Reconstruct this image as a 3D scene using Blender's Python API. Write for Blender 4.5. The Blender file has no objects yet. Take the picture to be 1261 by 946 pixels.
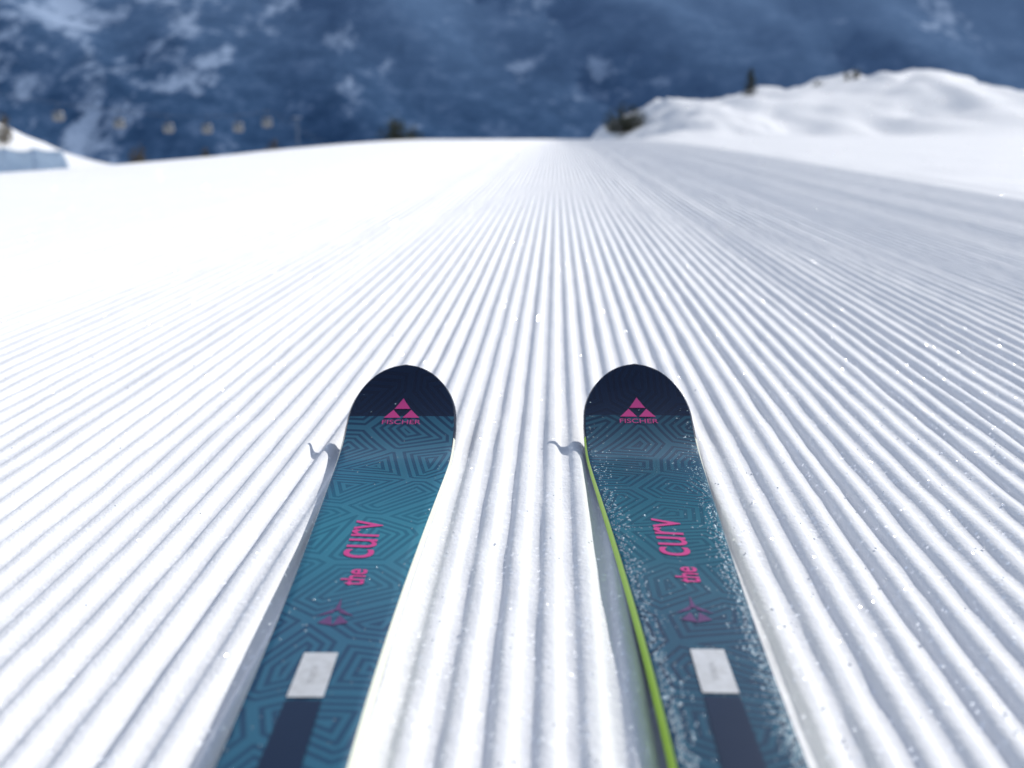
import bpy, bmesh, math, random
import numpy as np
from mathutils import Vector, Matrix
random.seed(7); rng=np.random.default_rng(7)
sc=bpy.context.scene
sc.view_settings.view_transform='Standard'; sc.view_settings.look='None'
sc.view_settings.exposure=0; sc.view_settings.gamma=1

# ---------------------------------------------------------------- helpers
def link(o,parent=None):
    sc.collection.objects.link(o)
    if parent: o.parent=parent
    return o
def empty(name,loc=(0,0,0),rotz=0):
    e=bpy.data.objects.new(name,None); e.location=loc; e.rotation_euler=(0,0,rotz); e.empty_display_size=.1
    return link(e)
def mesh_obj(name,verts,faces,mats=(),parent=None,smooth=False,midx=None):
    me=bpy.data.meshes.new(name); me.from_pydata([tuple(v) for v in verts],[],[tuple(f) for f in faces])
    for m in mats: me.materials.append(m)
    if midx is not None: me.polygons.foreach_set('material_index',midx)
    if smooth: me.polygons.foreach_set('use_smooth',[True]*len(me.polygons))
    me.update()
    return link(bpy.data.objects.new(name,me),parent)
def newmat(name):
    m=bpy.data.materials.new(name); m.use_nodes=True
    nt=m.node_tree; b=nt.nodes['Principled BSDF']
    return m,nt,b
def N(nt,t,**k):
    n=nt.nodes.new(t)
    for a,v in k.items():
        if a.startswith('i_'): n.inputs[a[2:].replace('_',' ')].default_value=v
        else: setattr(n,a,v)
    return n
def mth(nt,op,a,b=None,c=None):
    n=nt.nodes.new('ShaderNodeMath'); n.operation=op
    for i,v in enumerate((a,b,c)):
        if v is None: continue
        if isinstance(v,(int,float)): n.inputs[i].default_value=v
        else: nt.links.new(v,n.inputs[i])
    return n.outputs[0]
def mixc(nt,f,a,b):
    n=nt.nodes.new('ShaderNodeMix'); n.data_type='RGBA'
    for i,v in ((0,f),(6,a),(7,b)):
        if isinstance(v,(int,float)): n.inputs[i].default_value=v
        elif isinstance(v,tuple): n.inputs[i].default_value=(*v,1)
        else: nt.links.new(v,n.inputs[i])
    return n.outputs[2]
def ramp(nt,f,pts,interp='LINEAR'):
    n=nt.nodes.new('ShaderNodeValToRGB'); cr=n.color_ramp; cr.interpolation=interp
    while len(cr.elements)<len(pts): cr.elements.new(.5)
    for e,(p,c) in zip(cr.elements,pts):
        e.position=p; e.color=(*c,1) if isinstance(c,tuple) else (c,c,c,1)
    nt.links.new(f,n.inputs[0]); return n.outputs[0]
def simple(name,col,rough=.5,metal=0,noise=0.15,scale=40):
    m,nt,b=newmat(name)
    g=N(nt,'ShaderNodeNewGeometry'); nz=N(nt,'ShaderNodeTexNoise',i_Scale=scale,i_Detail=3.0)
    nt.links.new(g.outputs['Position'],nz.inputs['Vector'])
    c=mixc(nt,nz.outputs[0],tuple(x*(1-noise) for x in col),tuple(min(1,x*(1+noise)) for x in col))
    nt.links.new(c,b.inputs['Base Color']); b.inputs['Roughness'].default_value=rough; b.inputs['Metallic'].default_value=metal
    return m

def hash2(ix,iy,seed):
    h=(ix.astype(np.int64)*374761393+iy.astype(np.int64)*668265263+seed*1442695041)&0xffffffff
    h=((h^(h>>13))*1274126177)&0xffffffff
    h=(h^(h>>16))&0xffffff
    return h/float(0xffffff)
def vnoise(x,y,seed=0):
    ix=np.floor(x); iy=np.floor(y); fx=x-ix; fy=y-iy
    fx=fx*fx*(3-2*fx); fy=fy*fy*(3-2*fy)
    a=hash2(ix,iy,seed); b=hash2(ix+1,iy,seed); c=hash2(ix,iy+1,seed); d=hash2(ix+1,iy+1,seed)
    return (a*(1-fx)+b*fx)*(1-fy)+(c*(1-fx)+d*fx)*fy-.5
def fbm(x,y,o=4,seed=0):
    s=0;a=1
    for i in range(o):
        s=s+a*vnoise(x*2**i,y*2**i,seed+i*17); a*=.5
    return s
def S(v,a,b):
    t=np.clip((v-a)/(b-a),0,1); return t*t*(3-2*t)

# ---------------------------------------------------------------- terrain
RX=[-3000,2,4,6.5,9.3,12.5,15,18,20.5,23.5,26,30,34.6,45,70,3000]
RZ=[-1.2,-1.2,-1.0,-.25,1.0,1.6,1.5,2.2,2.7,3.45,3.3,2.5,1.3,1.0,1.0,1.0]
def T(x,y):
    x=np.asarray(x,float); y=np.asarray(y,float)
    z=-.00042*np.clip(y-8,0,24)**2 -.0202*np.clip(y-32,0,60)
    u=np.clip(-x-2.1,0,50)
    z=z-(1-np.exp(-u*u*.034))*S(y,3,13)
    DL=.004*np.clip(y-32,0,44)**2+.35*np.clip(y-76,0,600)
    DR=.35*np.clip(y-82,0,600)
    m=S(x,2,7)
    z=z-DL*(1-m)-DR*m
    R=np.interp(x,RX,RZ)+.55*fbm(x*.16,y*.16,4,3)
    z=z+m*(R+1.0)*S(y,36,70)*(1-S(y,74,110))
    z=z+m*S(y,38,50)*(1-S(y,80,100))*1.0*fbm(x*.30,y*.16,4,9)
    z=z+1.7*np.exp(-((x+16.0)/2.7)**2-((y-29)/4.0)**2)*(1+.3*fbm(x*.6,y*.6,3,88))
    z=z+.35*fbm(x*.05,y*.05,3,5)*S(np.abs(x)+np.abs(y),40,90)
    return z
ANG=math.radians(2.46); ca,sa=math.cos(ANG),math.sin(ANG)
P=.0268; XL,XR=-14.0,2.1; GD=.0064
def cols():
    c=[-3000,-1500,-700,-350,-180,-120,-90]+list(np.arange(-70,-20,1.5))+list(np.arange(-20,-14,.3))
    c+=list(np.arange(XL,-6,P/4))+list(np.arange(-6,-1.4,P/6)); c+=list(np.arange(-1.4,1.2,P/14))+list(np.arange(1.2,XR,P/8))
    c+=list(np.arange(XR+.01,4,.03))+list(np.arange(4,10,.12))+list(np.arange(10,50,.4))+[52,60,75,100,180,350,700,1500,3000]
    return np.array(sorted(set(np.round(c,5))))
def rows():
    r=[-3000,-1000,-400,-150,-60,-25,-12,-7,-4,-2.5]+list(np.arange(-1.6,.2,.1))
    r+=list(.2*np.exp(np.linspace(0,math.log(36/.2),280)))
    r+=list(np.arange(36.8,110,1.2))+[115,125,140,170,220,300,400,550,680,900,3000]
    return np.array(r)
def groove(g0):   # 0 on the ridge, 1 in the groove: flat-topped ridges, fairly steep shoulders
    s=g0*g0*(3-2*g0); s2=s*s*(3-2*s)
    return s2*.40+s*.35+g0*.25
cx=cols(); ry=rows(); nc,nr=len(cx),len(ry)
A,B=np.meshgrid(cx,ry)
X=A*ca+B*sa; Y=-A*sa+B*ca
Z=T(X,Y)
wob=.05*vnoise(A*0+B*.6,np.floor(A/P)*.37,21)+.10*vnoise(B*.15,A*.3,22)
ph=A/P+wob
gi=np.floor(ph)
h=hash2(gi,gi*0,5)
g=groove(.5-.5*np.cos(2*np.pi*ph))
D=GD*(.75+.5*h)*(1+.35*vnoise(B*1.2,gi*3.1,31))
mask=S(A,XL,XL+.5)*(1-S(A,XR-.06,XR))
near=S(Y,-20,-4)
Z=Z-g*D*mask*near*(1-S(B,34,60))
Z=Z+mask*.0018*fbm(A*60,B*16,2,41)*(1-S(B,8,20))
Z=Z+mask*.004*fbm(A*2.2,B*.9,3,44)
Z=Z+.007*np.exp(-((A-1.42)/.035)**2)*(1+.5*vnoise(B*4,A*0,50))+.010*np.exp(-((A+6.3)/.05)**2)
sm=S(A,XR-.02,XR+.25)
Z=Z+sm*(1-S(B,60,100))*(.022*fbm(A*1.6,B*.8,4,60)+.006*fbm(A*14,B*9,3,61)+.02*np.exp(-((A-XR-.12)/.07)**2))
co=np.stack([X,Y,Z],-1).reshape(-1,3).astype(np.float32)
me=bpy.data.meshes.new('snow_ground')
me.vertices.add(len(co)); me.vertices.foreach_set('co',co.ravel())
i=np.arange(nr-1)[:,None]*nc+np.arange(nc-1)[None,:]
q=np.stack([i,i+1,i+nc+1,i+nc],-1).reshape(-1,4).astype(np.int32)
me.loops.add(q.size); me.loops.foreach_set('vertex_index',q.ravel())
me.polygons.add(len(q)); me.polygons.foreach_set('loop_start',np.arange(0,q.size,4,dtype=np.int32))
me.polygons.foreach_set('use_smooth',np.ones(len(q),bool))
me.update(calc_edges=True)
ground=link(bpy.data.objects.new('snow_ground',me))

def snow_mat(name,bump=1.0):
    m,nt,b=newmat(name)
    geo=N(nt,'ShaderNodeNewGeometry'); pos=geo.outputs['Position']
    n1=N(nt,'ShaderNodeTexNoise',i_Scale=420.0,i_Detail=1.0); nt.links.new(pos,n1.inputs['Vector'])
    n2=N(nt,'ShaderNodeTexNoise',i_Scale=90.0,i_Detail=2.0); nt.links.new(pos,n2.inputs['Vector'])
    n3=N(nt,'ShaderNodeTexNoise',i_Scale=1.3,i_Detail=2.0); nt.links.new(pos,n3.inputs['Vector'])
    hh=mth(nt,'ADD',mth(nt,'MULTIPLY',n1.outputs[0],.0010),mth(nt,'MULTIPLY',n2.outputs[0],.0018))
    bp=N(nt,'ShaderNodeBump'); bp.inputs['Strength'].default_value=.5*bump; bp.inputs['Distance'].default_value=1.0
    nt.links.new(hh,bp.inputs['Height']); nt.links.new(bp.outputs[0],b.inputs['Normal'])
    c=mixc(nt,n3.outputs[0],(.87,.88,.905),(.92,.92,.93))
    nt.links.new(c,b.inputs['Base Color'])
    b.inputs['Roughness'].default_value=.8
    b.inputs['Specular IOR Level'].default_value=.15
    # ice-crystal facets: sparse specular glints with their own orientation
    vo=N(nt,'ShaderNodeTexVoronoi',i_Scale=150.0); nt.links.new(pos,vo.inputs['Vector'])
    sub=N(nt,'ShaderNodeVectorMath',operation='SUBTRACT'); nt.links.new(vo.outputs['Color'],sub.inputs[0]); sub.inputs[1].default_value=(.5,.5,.5)
    scl=N(nt,'ShaderNodeVectorMath',operation='SCALE'); nt.links.new(sub.outputs[0],scl.inputs[0]); scl.inputs['Scale'].default_value=1.25
    add=N(nt,'ShaderNodeVectorMath',operation='ADD'); nt.links.new(scl.outputs[0],add.inputs[0]); nt.links.new(geo.outputs['Normal'],add.inputs[1])
    nrm=N(nt,'ShaderNodeVectorMath',operation='NORMALIZE'); nt.links.new(add.outputs[0],nrm.inputs[0])
    gl=N(nt,'ShaderNodeBsdfGlossy'); gl.inputs['Roughness'].default_value=.12; nt.links.new(nrm.outputs[0],gl.inputs['Normal'])
    f=mth(nt,'MULTIPLY',mth(nt,'LESS_THAN',vo.outputs['Distance'],.25),.30)
    cc=N(nt,'ShaderNodeCombineColor'); 
    for k in range(3): nt.links.new(f,cc.inputs[k])
    nt.links.new(cc.outputs[0],gl.inputs['Color'])
    mx=N(nt,'ShaderNodeAddShader'); nt.links.new(b.outputs[0],mx.inputs[0]); nt.links.new(gl.outputs[0],mx.inputs[1])
    nt.links.new(mx.outputs[0],nt.nodes['Material Output'].inputs['Surface'])
    return m
SNOW=snow_mat('snow'); me.materials.append(SNOW)

# ---------------------------------------------------------------- mountain across the valley
mx_=np.linspace(-4500,4500,300); my_=np.linspace(650,3800,160)
A,B=np.meshgrid(mx_,my_)
zz=-225+.60*(B-700)+150*fbm(A*.0011,B*.0009,5,77)+45*np.abs(fbm(A*.005+B*.002,B*.003,4,78))
zz=np.where(B<760,-230,zz)
co=np.stack([A,B,zz],-1).reshape(-1,3); nc2=len(mx_); nr2=len(my_)
i=np.arange(nr2-1)[:,None]*nc2+np.arange(nc2-1)[None,:]
q=np.stack([i,i+1,i+nc2+1,i+nc2],-1).reshape(-1,4)
m,nt,b=newmat('forested_mountain_painted_haze')
geo=N(nt,'ShaderNodeNewGeometry'); pos=geo.outputs['Position']
mp=N(nt,'ShaderNodeMapping'); mp.inputs['Rotation'].default_value=(0,0,.6); mp.inputs['Scale'].default_value=(1,.45,.5)
nt.links.new(pos,mp.inputs['Vector'])
n1=N(nt,'ShaderNodeTexNoise',i_Scale=.013,i_Detail=6.0,i_Roughness=.68); nt.links.new(mp.outputs[0],n1.inputs['Vector'])
n2=N(nt,'ShaderNodeTexNoise',i_Scale=.03,i_Detail=6.0,i_Roughness=.75); nt.links.new(pos,n2.inputs['Vector'])
n3=N(nt,'ShaderNodeTexNoise',i_Scale=.0022,i_Detail=2.0); nt.links.new(pos,n3.inputs['Vector'])
forest=ramp(nt,n2.outputs[0],[(.36,(.024,.065,.145)),(.52,(.055,.115,.225)),(.66,(.14,.215,.35))])  # forest tones, with the blue of distance haze already in the colour
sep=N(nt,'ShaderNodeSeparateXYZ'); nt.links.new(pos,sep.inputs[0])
hz=mth(nt,'MULTIPLY_ADD',sep.outputs[2],.0026,.15)  # aerial haze painted into the base colour, stronger higher up and to the right
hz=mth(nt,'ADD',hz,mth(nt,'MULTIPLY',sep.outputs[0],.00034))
haze_tint_c=N(nt,'ShaderNodeClamp'); nt.links.new(hz,haze_tint_c.inputs[0]); haze_tint_c.inputs[1].default_value=.06; haze_tint_c.inputs[2].default_value=.8
forest_hazed=mixc(nt,haze_tint_c.outputs[0],forest,(.175,.275,.44))
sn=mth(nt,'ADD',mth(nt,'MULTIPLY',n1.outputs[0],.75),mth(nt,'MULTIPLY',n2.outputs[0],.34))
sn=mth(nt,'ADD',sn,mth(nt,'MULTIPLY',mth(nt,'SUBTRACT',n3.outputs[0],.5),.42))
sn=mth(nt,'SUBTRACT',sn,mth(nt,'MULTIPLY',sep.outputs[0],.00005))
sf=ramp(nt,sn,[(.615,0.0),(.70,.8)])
c=mixc(nt,sf,forest_hazed,(.44,.55,.73))
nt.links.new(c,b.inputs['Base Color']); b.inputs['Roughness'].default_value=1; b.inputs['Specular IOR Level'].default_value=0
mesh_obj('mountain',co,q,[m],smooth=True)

# ---------------------------------------------------------------- skis
def topsheet(k):
    m,nt,b=newmat('ski_topsheet')
    uv=N(nt,'ShaderNodeUVMap'); uv.uv_map='ski'
    sp=N(nt,'ShaderNodeSeparateXYZ'); nt.links.new(uv.outputs[0],sp.inputs[0])
    x,t=sp.outputs[0],sp.outputs[1]
    K=lambda *c: tuple(v*k for v in c)
    base=ramp(nt,t,[(.0,(.004,.022,.05)),(.08,K(.007,.048,.105)),(.16,K(.009,.075,.145)),(.30,K(.013,.145,.215)),(.40,K(.012,.13,.20)),(.50,K(.007,.055,.12)),(.8,K(.007,.055,.115)),(1,(.01,.08,.13))])
    lite=ramp(nt,t,[(.0,(.006,.03,.065)),(.06,K(.026,.125,.20)),(.2,K(.034,.18,.265)),(.34,K(.034,.235,.315)),(.50,K(.022,.13,.215)),(1,K(.022,.125,.195))])
    vo=N(nt,'ShaderNodeTexVoronoi',feature='DISTANCE_TO_EDGE',voronoi_dimensions='2D'); vo.inputs['Scale'].default_value=15
    vo.inputs['Randomness'].default_value=.9
    nt.links.new(uv.outputs[0],vo.inputs['Vector'])
    w=mth(nt,'SINE',mth(nt,'MULTIPLY',vo.outputs['Distance'],2*math.pi*9.5))
    lf=ramp(nt,mth(nt,'MULTIPLY_ADD',w,.5,.5),[(.40,0.0),(.58,1.0)])
    col=mixc(nt,lf,base,lite)
    tipm=mth(nt,'LESS_THAN',t,.0575)
    col=mixc(nt,tipm,col,mixc(nt,lf,(.003,.011,.038),(.0045,.016,.048)))
    nt.links.new(col,b.inputs['Base Color'])
    nz=N(nt,'ShaderNodeTexNoise',i_Scale=900.0,i_Detail=2.0); nt.links.new(uv.outputs[0],nz.inputs['Vector'])
    n2=N(nt,'ShaderNodeTexNoise',i_Scale=25.0,i_Detail=4.0); nt.links.new(uv.outputs[0],n2.inputs['Vector'])
    r=mth(nt,'MULTIPLY_ADD',nz.outputs[0],.12,mth(nt,'MULTIPLY_ADD',n2.outputs[0],.14,.10)); nt.links.new(r,b.inputs['Roughness'])
    b.inputs['Specular IOR Level'].default_value=.45
    b.inputs['Coat Weight'].default_value=.35; b.inputs['Coat Roughness'].default_value=.08
    bp=N(nt,'ShaderNodeBump'); bp.inputs['Strength'].default_value=.12; bp.inputs['Distance'].default_value=.0004
    nt.links.new(mth(nt,'ADD',lf,nz.outputs[0]),bp.inputs['Height']); nt.links.new(bp.outputs[0],b.inputs['Normal'])
    return m
LIME=simple('ski_sidewall_lime',(.50,.78,.04),.35,noise=.05)
PALE=simple('ski_sidewall_pale',(.86,.87,.72),.4,noise=.05)
STEEL=simple('ski_edge_steel',(.55,.56,.58),.3,1,noise=.1,scale=200)
BASE=simple('ski_base_black',(.015,.015,.017),.35)
RIM=simple('ski_tip_rim',(.006,.012,.03),.22)
PINK=simple('print_pink',(.68,.06,.27),.35,noise=.06,scale=300)
PINKD=simple('print_pink_faded',(.15,.06,.17),.35,noise=.1,scale=300)
NAVY=simple('print_navy',(.006,.018,.05),.3)
SILV=simple('print_silver',(.90,.88,.82),.32,.3,noise=.35,scale=160)
GREYT=simple('print_grey',(.55,.55,.55),.4)
DROP=simple('ice_droplet',(.45,.58,.64),.26,.55,noise=.3,scale=900)
_b=DROP.node_tree.nodes['Principled BSDF']; _b.inputs['Specular IOR Level'].default_value=1.0

WT=[0.062,.085,.14,.23,.33,.43,.53,.65,.83,.98,1.18,1.38,1.56,1.64]
WW=[.120,.1225,.1195,.109,.0975,.087,.0785,.0725,.071,.073,.082,.094,.106,.106]
def width(t):
    if t<.062: 
        k=1-t/.062; return .120*max(0,1-k**2.35)**(1/2.15)
    if t>1.64:
        k=(t-1.64)/.06; return .106*max(0,1-k**3)**(1/2)
    return float(np.interp(t,WT,WW))
def zb(t):
    z=.0025*math.exp(-((t-.85)/.45)**2)
    if t<.18: z+=.068*(1-t/.18)**2.8
    if t>1.6: z+=.012*((t-1.6)/.1)**2
    return z
def thick(t): return float(np.interp(t,[0,.1,.3,.6,.85,1.2,1.6,1.7],[.0045,.0055,.010,.0145,.0155,.012,.006,.004]))
Z0=-.001
def top_z(t): return Z0+zb(t)+thick(t)
ts=[0.00012,.0006,.0015,.003,.005,.0075,.0105,.014,.018,.0225,.028,.034,.041,.048,.055,.062]+list(np.arange(.07,.3,.01))+list(np.arange(.3,1.6,.03))+list(np.arange(1.6,1.695,.008))+[1.6985]
_tt=np.linspace(.062,1.64,400); _ww=np.interp(_tt,WT,WW)
_k=np.ones(31)/31; _ws=np.convolve(np.pad(_ww,15,mode='edge'),_k,'valid')
def w2(t): return float(np.interp(t,_tt,_ws)) if .075<t<1.62 else width(t)
def build_ski(tipx,tipy,ang,wet):
    """local frame: x across, y = -t (tip at origin, tail towards -y)"""
    root=empty('ski',(tipx,tipy,0),-ang)
    TOP=topsheet(.64 if wet else .95)
    NA=15; V=[];F=[];M=[];U=[]
    for t in ts:
        w=w2(t)/2; zt=top_z(t); z0=Z0+zb(t); th=zt-z0
        ins=min(.0026,w*.3); ch=min(.0010,th*.2)
        ring=[(-w,z0),(-w,z0+.0018),(-w+ins*.7,zt-ch),(-w+ins,zt)]
        for k in range(1,NA-1):
            f=-1+2*k/(NA-1); xx=f*(w-ins); ring.append((xx,zt+.0005*(1-f*f)))
        ring+=[(w-ins,zt),(w-ins*.7,zt-ch),(w,z0+.0018),(w,z0)]
        for (a,z) in ring: V.append((a,-t,z)); U.append((a+(3.3 if wet else 0),t))
    R=len(ring)
    for r in range(len(ts)-1):
        for k in range(R):
            k2=(k+1)%R
            F.append((r*R+k,r*R+k2,(r+1)*R+k2,(r+1)*R+k))
            if k==R-1: mi=3
            elif k in(0,R-2): mi=2 if ts[r]>.10 else 4
            elif k==1: mi=(1 if wet else 5) if ts[r]>.085 else 4
            elif k==R-3: mi=5 if ts[r]>.085 else 4
            elif k in (2,R-4): mi=4 if ts[r]<.1 else 0
            else: mi=0
            M.append(mi)
    F.append(tuple(range(R-1,-1,-1))); M.append(4)
    F.append(tuple((len(ts)-1)*R+k for k in range(R))); M.append(4)
    o=mesh_obj('ski_body',V,F,[TOP,LIME,STEEL,BASE,RIM,PALE],root,True,M)
    uvl=o.data.uv_layers.new(name='ski')
    for l in o.data.loops: uvl.data[l.index].uv=U[l.vertex_index]
    bm=bmesh.new(); bm.from_mesh(o.data); bmesh.ops.recalc_face_normals(bm,faces=bm.faces)
    for e in bm.edges:
        if len(e.link_faces)==2 and e.link_faces[0].material_index!=e.link_faces[1].material_index: e.smooth=False
    bm.to_mesh(o.data); bm.free()
    def surf(x,t,off=.0004):
        w=max(w2(t)/2,.01); f=min(1,abs(x)/w)
        return (x,-t,top_z(t)+.0005*(1-f*f)+off)
    def patch(name,poly,mat,off=.0004,n=10,par=root):
        V=[];F=[]
        for pl in poly:
            if len(pl)==4:
                b0=len(V)
                for a in range(n+1):
                    for c_ in range(n+1):
                        u,v=a/n,c_/n
                        p=[(1-u)*(1-v)*pl[0][k]+u*(1-v)*pl[1][k]+u*v*pl[2][k]+(1-u)*v*pl[3][k] for k in (0,1)]
                        V.append(surf(*p,off))
                for a in range(n):
                    for c_ in range(n):
                        i0=b0+a*(n+1)+c_; F.append((i0,i0+n+1,i0+n+2,i0+1))
            else:
                idx={}
                for a in range(n+1):
                    for c_ in range(n+1-a):
                        u,v=a/n,c_/n; w=1-u-v
                        p=[w*pl[0][k]+u*pl[1][k]+v*pl[2][k] for k in (0,1)]
                        idx[a,c_]=len(V); V.append(surf(*p,off))
                for a in range(n):
                    for c_ in range(n-a):
                        F.append((idx[a,c_],idx[a+1,c_],idx[a,c_+1]))
                        if a+c_<n-1: F.append((idx[a+1,c_],idx[a+1,c_+1],idx[a,c_+1]))
        o=mesh_obj(name,V,F,[mat],par,True)
        bm=bmesh.new(); bm.from_mesh(o.data)
        for f in bm.faces:
            f.normal_update()
            if f.normal.z<0: f.normal_flip()
        bm.to_mesh(o.data); bm.free(); return o
    c=.0; e=.0195; t0,t1=.0355,.0605; tm=(t0+t1)/2+.001; g=.0010
    tris=[[(c,t0),(c-e/2+g,tm-g*.6),(c+e/2-g,tm-g*.6)],
          [(c-e/2,tm+g*.6),(c-e,t1),(c-g,t1)],
          [(c+e/2,tm+g*.6),(c+g,t1),(c+e,t1)]]
    patch('emblem',tris,PINK,off=.0006)
    def text(name,s,size,fn,mat,off=.0005,bold=0.0,shear=0,space=1.0,sx=1.0):
        cu=bpy.data.curves.new(name,'FONT'); cu.body=s; cu.size=size; cu.offset=bold; cu.shear=shear
        cu.space_character=space; cu.align_x='CENTER'; cu.resolution_u=6
        to=bpy.data.objects.new(name+'_c',cu); sc.collection.objects.link(to)
        bpy.context.view_layer.update()
        mm=bpy.data.meshes.new_from_object(to.evaluated_get(bpy.context.evaluated_depsgraph_get()))
        bpy.data.objects.remove(to)
        bm=bmesh.new(); bm.from_mesh(mm)
        bmesh.ops.triangulate(bm,faces=bm.faces)
        bmesh.ops.subdivide_edges(bm,edges=[e_ for e_ in bm.edges if e_.calc_length()>size*.25],cuts=2)
        y0=min(v.co.y for v in bm.verts); y1=max(v.co.y for v in bm.verts)
        for v in bm.verts:
            x,t=fn(v.co.x*sx,v.co.y-(y0+y1)/2); v.co=Vector(surf(x,t,off))
        for f in bm.faces:
            f.normal_update()
            if f.normal.z<0: f.normal_flip()
        bm.to_mesh(mm); bm.free(); mm.materials.append(mat); mm.name=name
        return link(bpy.data.objects.new(name,mm),root)
    text('tip_lettering','FISCHER',.0092,lambda a,b:(a,.0672-b),PINK,off=.0009,sx=1.25)
    text('model_lettering','curv',.051,lambda a,b:(-b,.3525-a),PINK,bold=.0002,shear=.1,sx=.88,space=1.0)
    text('model_lettering_small','the',.025,lambda a,b:(-b+.003,.425-a),PINK,bold=.0004,shear=.1,sx=.86)
    e=.013; f0=-.020
    patch('faded_emblem',[[(0,.480+f0),(-e*.15,.499+f0),(e*.15,.499+f0)],[(-.002,.502+f0),(-e,.508+f0),(-.002,.496+f0)],[(.002,.502+f0),(e,.508+f0),(.002,.496+f0)],[(-.003,.506+f0),(-e*.8,.517+f0),(0,.521+f0)],[(.003,.506+f0),(e*.8,.517+f0),(0,.521+f0)]],PINKD,n=4)
    patch('silver_label',[[(-.0108,.538),(.0108,.538),(.0108,.590),(-.0108,.590)]],SILV,off=.0008)
    text('label_text','TI TECH',.0055,lambda a,b:(-b,.565-a),GREYT,off=.0010)
    patch('dark_stripe',[[(-.0105,.593),(.0105,.593),(.0125,.72),(-.0125,.72)]],NAVY,off=.0005)
    def box(name,c,s,mat,bev=.006):
        bm=bmesh.new(); bmesh.ops.create_cube(bm,size=1)
        for v in bm.verts: v.co=Vector((v.co.x*s[0]*(1 if v.co.z<0 else .8),v.co.y*s[1]*(1 if v.co.z<0 else .85),v.co.z*s[2]))+Vector(c)
        bmesh.ops.bevel(bm,geom=bm.edges[:],offset=min(bev,min(s)*.3),segments=3,affect='EDGES')
        mm=bpy.data.meshes.new(name); bm.to_mesh(mm); bm.free(); mm.materials.append(mat)
        return link(bpy.data.objects.new(name,mm),root)
    box('binding_plate',(0,-1.02,.022),(.062,.50,.010),NAVY)
    box('binding_toe',(0,-.86,.042),(.06,.10,.034),RIM); box('binding_toe_wing',(0,-.875,.064),(.075,.03,.016),GREYT)
    box('binding_heel',(0,-1.22,.046),(.055,.11,.045),RIM); box('binding_heel_lever',(0,-1.25,.079),(.03,.06,.015),GREYT)
    V=[];F=[]
    r_=np.random.default_rng(11 if wet else 5)
    nd=2000 if wet else 90
    for _ in range(nd):
        t=.03+.66*r_.random()**.58
        w=w2(t)/2-.003
        if wet:
            side=1 if r_.random()<.55 else -1
            f=side*(1-abs(r_.normal(0,.17)))
            if r_.random()<.10: f=r_.uniform(-1,1)
        else: f=r_.uniform(-1,1)
        f=max(-1,min(1,f)); x=f*w
        rad=r_.uniform(.0003,.0008)*(1 if r_.random()<.90 else 1.6)
        c0=Vector(surf(x,t,0)); b0=len(V); k=8
        V.append(tuple(c0+Vector((0,0,rad*.6))))
        for (rr,hh) in ((.55,.48),(.9,.22),(1.0,-.1)):
            for j in range(k):
                a=2*math.pi*j/k; V.append(tuple(c0+Vector((math.cos(a)*rad*rr,math.sin(a)*rad*rr*1.15,rad*hh))))
        for j in range(k):
            j2=(j+1)%k; F.append((b0,b0+1+j,b0+1+j2))
            for l in range(2):
                F.append((b0+1+l*k+j,b0+1+(l+1)*k+j,b0+1+(l+1)*k+j2,b0+1+l*k+j2))
    mesh_obj('melt_droplets',V,F,[DROP],root,True)
    return root
build_ski(-.121,1.105,0.0,False)
ar=math.radians(1.7)
build_ski(.1238+math.tan(ar)*(1.109-.549),1.109,ar,True)

# ---------------------------------------------------------------- crumbs of snow
def crumbs():
    V=[];F=[]
    ico=bmesh.new(); bmesh.ops.create_icosphere(ico,subdivisions=1,radius=1)
    iv=[v.co.copy() for v in ico.verts]; jf=[[v.index for v in f.verts] for f in ico.faces]; ico.free()
    for _ in range(1800):
        y=.35+3.2*rng.random()**1.6; x=rng.uniform(-.62,.62)*(y+.2)
        if -.19<x<-.05 and y<1.15: 
            x=-.121+random.choice([-1,1])*(.060+rng.exponential(.012)-.02*(1-min(1,y)))
        if .06<x<.2 and y<1.15: x=.13+random.choice([-1,1])*(.064+rng.exponential(.012)-.02*(1-min(1,y)))
        r=.0006+.0009*rng.random()**2+(.0012 if rng.random()<.01 else 0)
        A_=x*ca-y*sa
        gz=-groove(.5-.5*math.cos(2*math.pi*A_/P))*GD
        b0=len(V)
        for v in iv:
            k=1+.35*(rng.random()-.5); V.append((x+v.x*r*k,y+v.y*r*k,float(T(x,y))+gz+v.z*r*k*.7))
        for f in jf: F.append([b0+i for i in f])
    mesh_obj('snow_crumbs',V,F,[SNOW],None,True)
crumbs()

# ---------------------------------------------------------------- vegetation
NEED=simple('conifer_needles',(.028,.04,.022),.8,noise=.5,scale=3)
DRY=simple('dry_shrub_leaves',(.10,.075,.035),.85,noise=.5,scale=6)
BARK=simple('bark',(.07,.05,.035),.9,noise=.3,scale=20)
def tube(V,F,p0,p1,r0,r1,k=6):
    p0=Vector(p0);p1=Vector(p1);d=(p1-p0).normalized(); a=d.orthogonal().normalized(); b_=d.cross(a); b0=len(V)
    for p,r in((p0,r0),(p1,r1)):
        for j in range(k):
            an=2*math.pi*j/k; V.append(tuple(p+a*math.cos(an)*r+b_*math.sin(an)*r))
    for j in range(k): F.append((b0+j,b0+(j+1)%k,b0+k+(j+1)%k,b0+k+j))
def leaf(V,F,p,s):
    a=Vector(rng.normal(size=3)).normalized(); b_=a.orthogonal().normalized(); b0=len(V)
    for u,v in((-1,-.35),(1,-.35),(1.2,.35),(-.8,.35)): V.append(tuple(p+a*u*s+b_*v*s))
    F.append((b0,b0+1,b0+2,b0+3))
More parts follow.
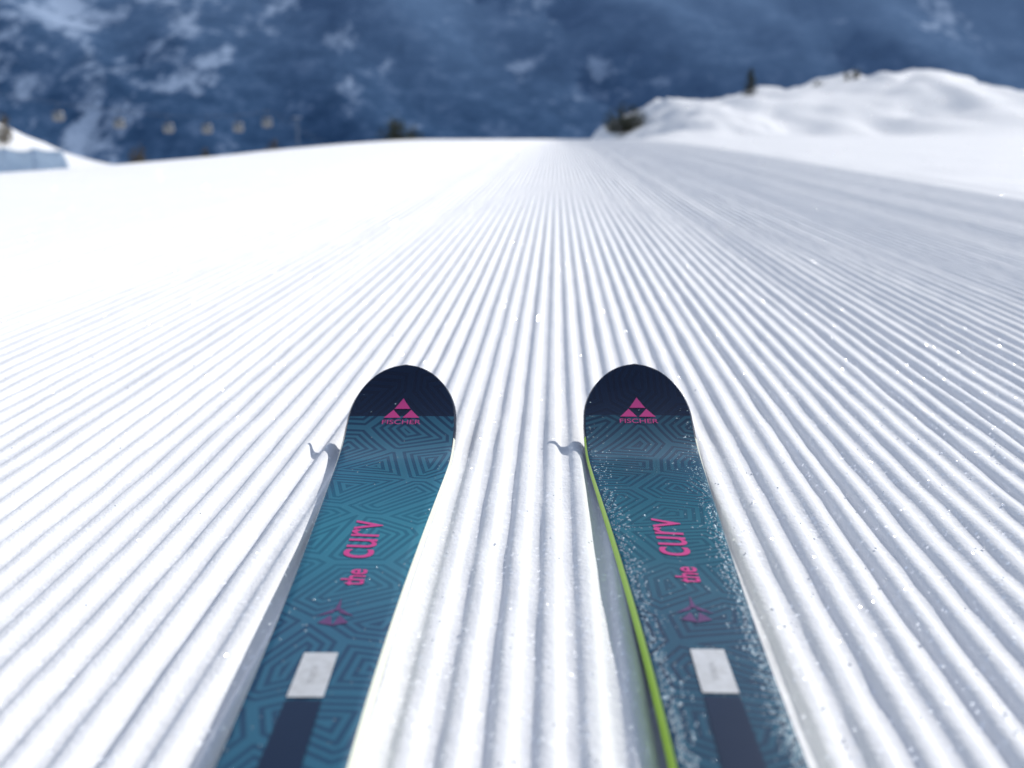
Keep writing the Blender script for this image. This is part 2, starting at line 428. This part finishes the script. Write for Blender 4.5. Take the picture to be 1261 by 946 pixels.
def conifer(x,y,h):
    z=float(T(x,y)); root=empty('pine_tree',(x,y,z-.05))
    V=[];F=[]; tube(V,F,(0,0,0),(0,0,h*.97),h*.035,h*.006); LV=[];LF=[]
    for l in range(16):
        f=.06+.90*l/15; zz=h*f; R=h*.32*(1-f)**.7+.03
        for b_ in range(8):
            a=rng.uniform(0,6.28); rr=R*rng.uniform(.45,1.2); e=Vector((math.cos(a)*rr,math.sin(a)*rr,zz-rr*.35))
            tube(V,F,(0,0,zz),e,h*.007,h*.002,4)
            for k in range(14):
                u=rng.uniform(.2,1.05); leaf(LV,LF,Vector((0,0,zz)).lerp(e,u)+Vector(rng.normal(size=3))*h*.012,h*.024)
    mesh_obj('trunk_and_limbs',V,F,[BARK],root); mesh_obj('needles',LV,LF,[NEED],root)
def shrub(x,y,w,h,mat,name='shrub'):
    z=float(T(x,y)); root=empty(name,(x,y,z-.04)); V=[];F=[];LV=[];LF=[]
    nst=max(10,int(w*14))
    for s in range(nst):
        bx=rng.uniform(-.5,.5)*w; by=rng.uniform(-.3,.3)*w; hh=h*rng.uniform(.45,1.05)*(1-.5*(abs(bx)/(w*.5))**2)
        e=Vector((bx+rng.normal()*.08*w,by,hh)); tube(V,F,(bx*.7,by*.7,0),e,h*.02,h*.006,4)
        for k in range(45):
            u=rng.uniform(.15,1.05); leaf(LV,LF,Vector((bx*.7,by*.7,0)).lerp(e,u)+Vector(rng.normal(size=3))*h*.08,h*.045)
    mesh_obj('stems',V,F,[BARK],root); mesh_obj('leaves',LV,LF,[mat],root)
conifer(14.7,64,1.7)
shrub(22.9,70,1.3,.8,NEED); shrub(20.6,70,1.0,.5,NEED)
shrub(6.9,62,2.6,1.6,NEED)
shrub(-4.3,38,1.1,1.2,NEED); shrub(-3.7,39,.6,.95,NEED)
shrub(-11.0,30,.5,.75,DRY); shrub(-9.0,30,.4,.6,DRY); shrub(-7.2,31,.4,.6,DRY)
shrub(-14.2,28,1.3,.75,DRY); shrub(-15.2,29,1.0,.7,DRY)

# ---------------------------------------------------------------- blue safety net
NETM=simple('blue_net_fabric',(.62,.75,.88),.6,noise=.10,scale=6); POST=simple('net_post',(.45,.55,.68),.5)
net=empty('safety_net',(0,0,0)); V=[];F=[];PV=[];PF=[]
nseg=48
for k in range(nseg+1):
    u=k/nseg; x=-13.6+3.1*u; y=24.5-.4*u+.04*math.sin(u*22); z=float(T(x,y))
    topz=.78-.07*abs(math.sin(u*math.pi*4)); 
    if u>.90: topz*=math.sqrt(max(.1,1-((u-.90)/.11)**2))
    for r in range(7): V.append((x,y+.03*math.sin(r+u*30),z-.05+topz*r/6))
for k in range(nseg):
    for r in range(6): i0=k*7+r; F.append((i0,i0+7,i0+8,i0+1))
o=mesh_obj('net_fabric',V,F,[NETM],net,True); sol=o.modifiers.new('s','SOLIDIFY'); sol.thickness=.02
for k in range(5):
    x=-13.6+3.1*k/4*.97; y=24.47-.4*k/4; z=float(T(x,y)); tube(PV,PF,(x,y,z-.2),(x,y,z+.76),.018,.018,8)
mesh_obj('posts',PV,PF,[POST],net)

# ---------------------------------------------------------------- gondola lift
CAB=simple('cabin_paint',(.20,.20,.20),.5); GLS=simple('cabin_glass',(.10,.14,.20),.2); MET=simple('lift_steel',(.06,.10,.17),.5,.1)
lift=empty('gondola_lift',(0,0,0))
pts=[Vector((-66,150,2.6)),Vector((-57.6,151,1.6)),Vector((-50.8,152,.9)),Vector((-45.4,153,.8)),Vector((-41,154,1.0)),Vector((-36.9,155,1.7))]
V=[];F=[]
path=[Vector((-140,142,16))]+pts+[Vector((-24,158,-6.5)),Vector((0,165,-40))]
for off in (0,4.5):
    for a,b_ in zip(path[:-1],path[1:]): tube(V,F,a+Vector((0,off,0)),b_+Vector((0,off,0)),.03,.03,6)
mesh_obj('cables',V,F,[MET],lift)
V=[];F=[]
for p in (path[6]+Vector((4,2.4,-1.5)),):
    g=Vector((p.x,p.y,float(T(p.x,p.y))-1)); tube(V,F,g,p+Vector((0,0,.6)),.32,.2,10)
    tube(V,F,p+Vector((0,-3,.5)),p+Vector((0,3,.5)),.15,.15,8)
mesh_obj('lift_tower',V,F,[MET],lift)
for p in pts:
    cz=Vector((0,0,-1.7))
    bm=bmesh.new(); bmesh.ops.create_cube(bm,size=1)
    bmesh.ops.subdivide_edges(bm,edges=bm.edges[:],cuts=3,use_grid_fill=True)
    for v in bm.verts:
        q=v.co.copy(); k=1-.28*(abs(q.z)*2)**3; v.co=Vector((q.x*1.3*k,q.y*1.3*k,q.z*1.4))+p+cz
    mm=bpy.data.meshes.new('cabin'); bm.faces.ensure_lookup_table(); bm.normal_update()
    for f in bm.faces:
        c_=f.calc_center_median()-p-cz
        f.material_index=1 if (-.1<c_.z<.45 and abs(f.normal.z)<.6) else 0; f.smooth=True
    bm.to_mesh(mm); bm.free(); mm.materials.append(CAB); mm.materials.append(GLS); link(bpy.data.objects.new('cabin',mm),lift)
    V=[];F=[]; tube(V,F,p+Vector((0,0,-1.05)),p,.05,.05,6); tube(V,F,p+Vector((-.3,0,.05)),p+Vector((.3,0,.05)),.08,.08,6)
    mesh_obj('hanger',V,F,[MET],lift)

# ---------------------------------------------------------------- light
AZ,EL=math.radians(46),math.radians(33)
sd=Vector((math.sin(AZ)*math.cos(EL),math.cos(AZ)*math.cos(EL),math.sin(EL)))
L=bpy.data.lights.new('sun','SUN'); L.energy=3.55; L.angle=math.radians(.5); L.color=(1,.965,.91)
lo=link(bpy.data.objects.new('sun',L)); lo.rotation_euler=sd.to_track_quat('Z','Y').to_euler(); lo.location=(20,30,40)
w=bpy.data.worlds.new('World'); sc.world=w; w.use_nodes=True; nt=w.node_tree
sk=nt.nodes.new('ShaderNodeTexSky'); sk.sky_type='NISHITA'; sk.sun_disc=False; sk.sun_elevation=EL; sk.sun_rotation=AZ; sk.altitude=1800
sk.air_density=1.0; sk.dust_density=1.2; sk.ozone_density=1.0
hs=nt.nodes.new('ShaderNodeHueSaturation'); hs.inputs['Saturation'].default_value=.68; nt.links.new(sk.outputs[0],hs.inputs['Color'])
bg=nt.nodes['Background']; nt.links.new(hs.outputs[0],bg.inputs[0]); bg.inputs[1].default_value=.15

# ---------------------------------------------------------------- camera
cam=bpy.data.cameras.new('camera'); co_=link(bpy.data.objects.new('camera',cam))
cam.lens=35; cam.sensor_width=36; cam.clip_start=.02; cam.clip_end=12000
co_.location=(0,0,.342); co_.rotation_euler=(math.radians(90-14.85),0,0)
cam.dof.use_dof=True; cam.dof.focus_distance=.98; cam.dof.aperture_fstop=4.6
sc.camera=co_
print('verts',len(ground.data.vertices))
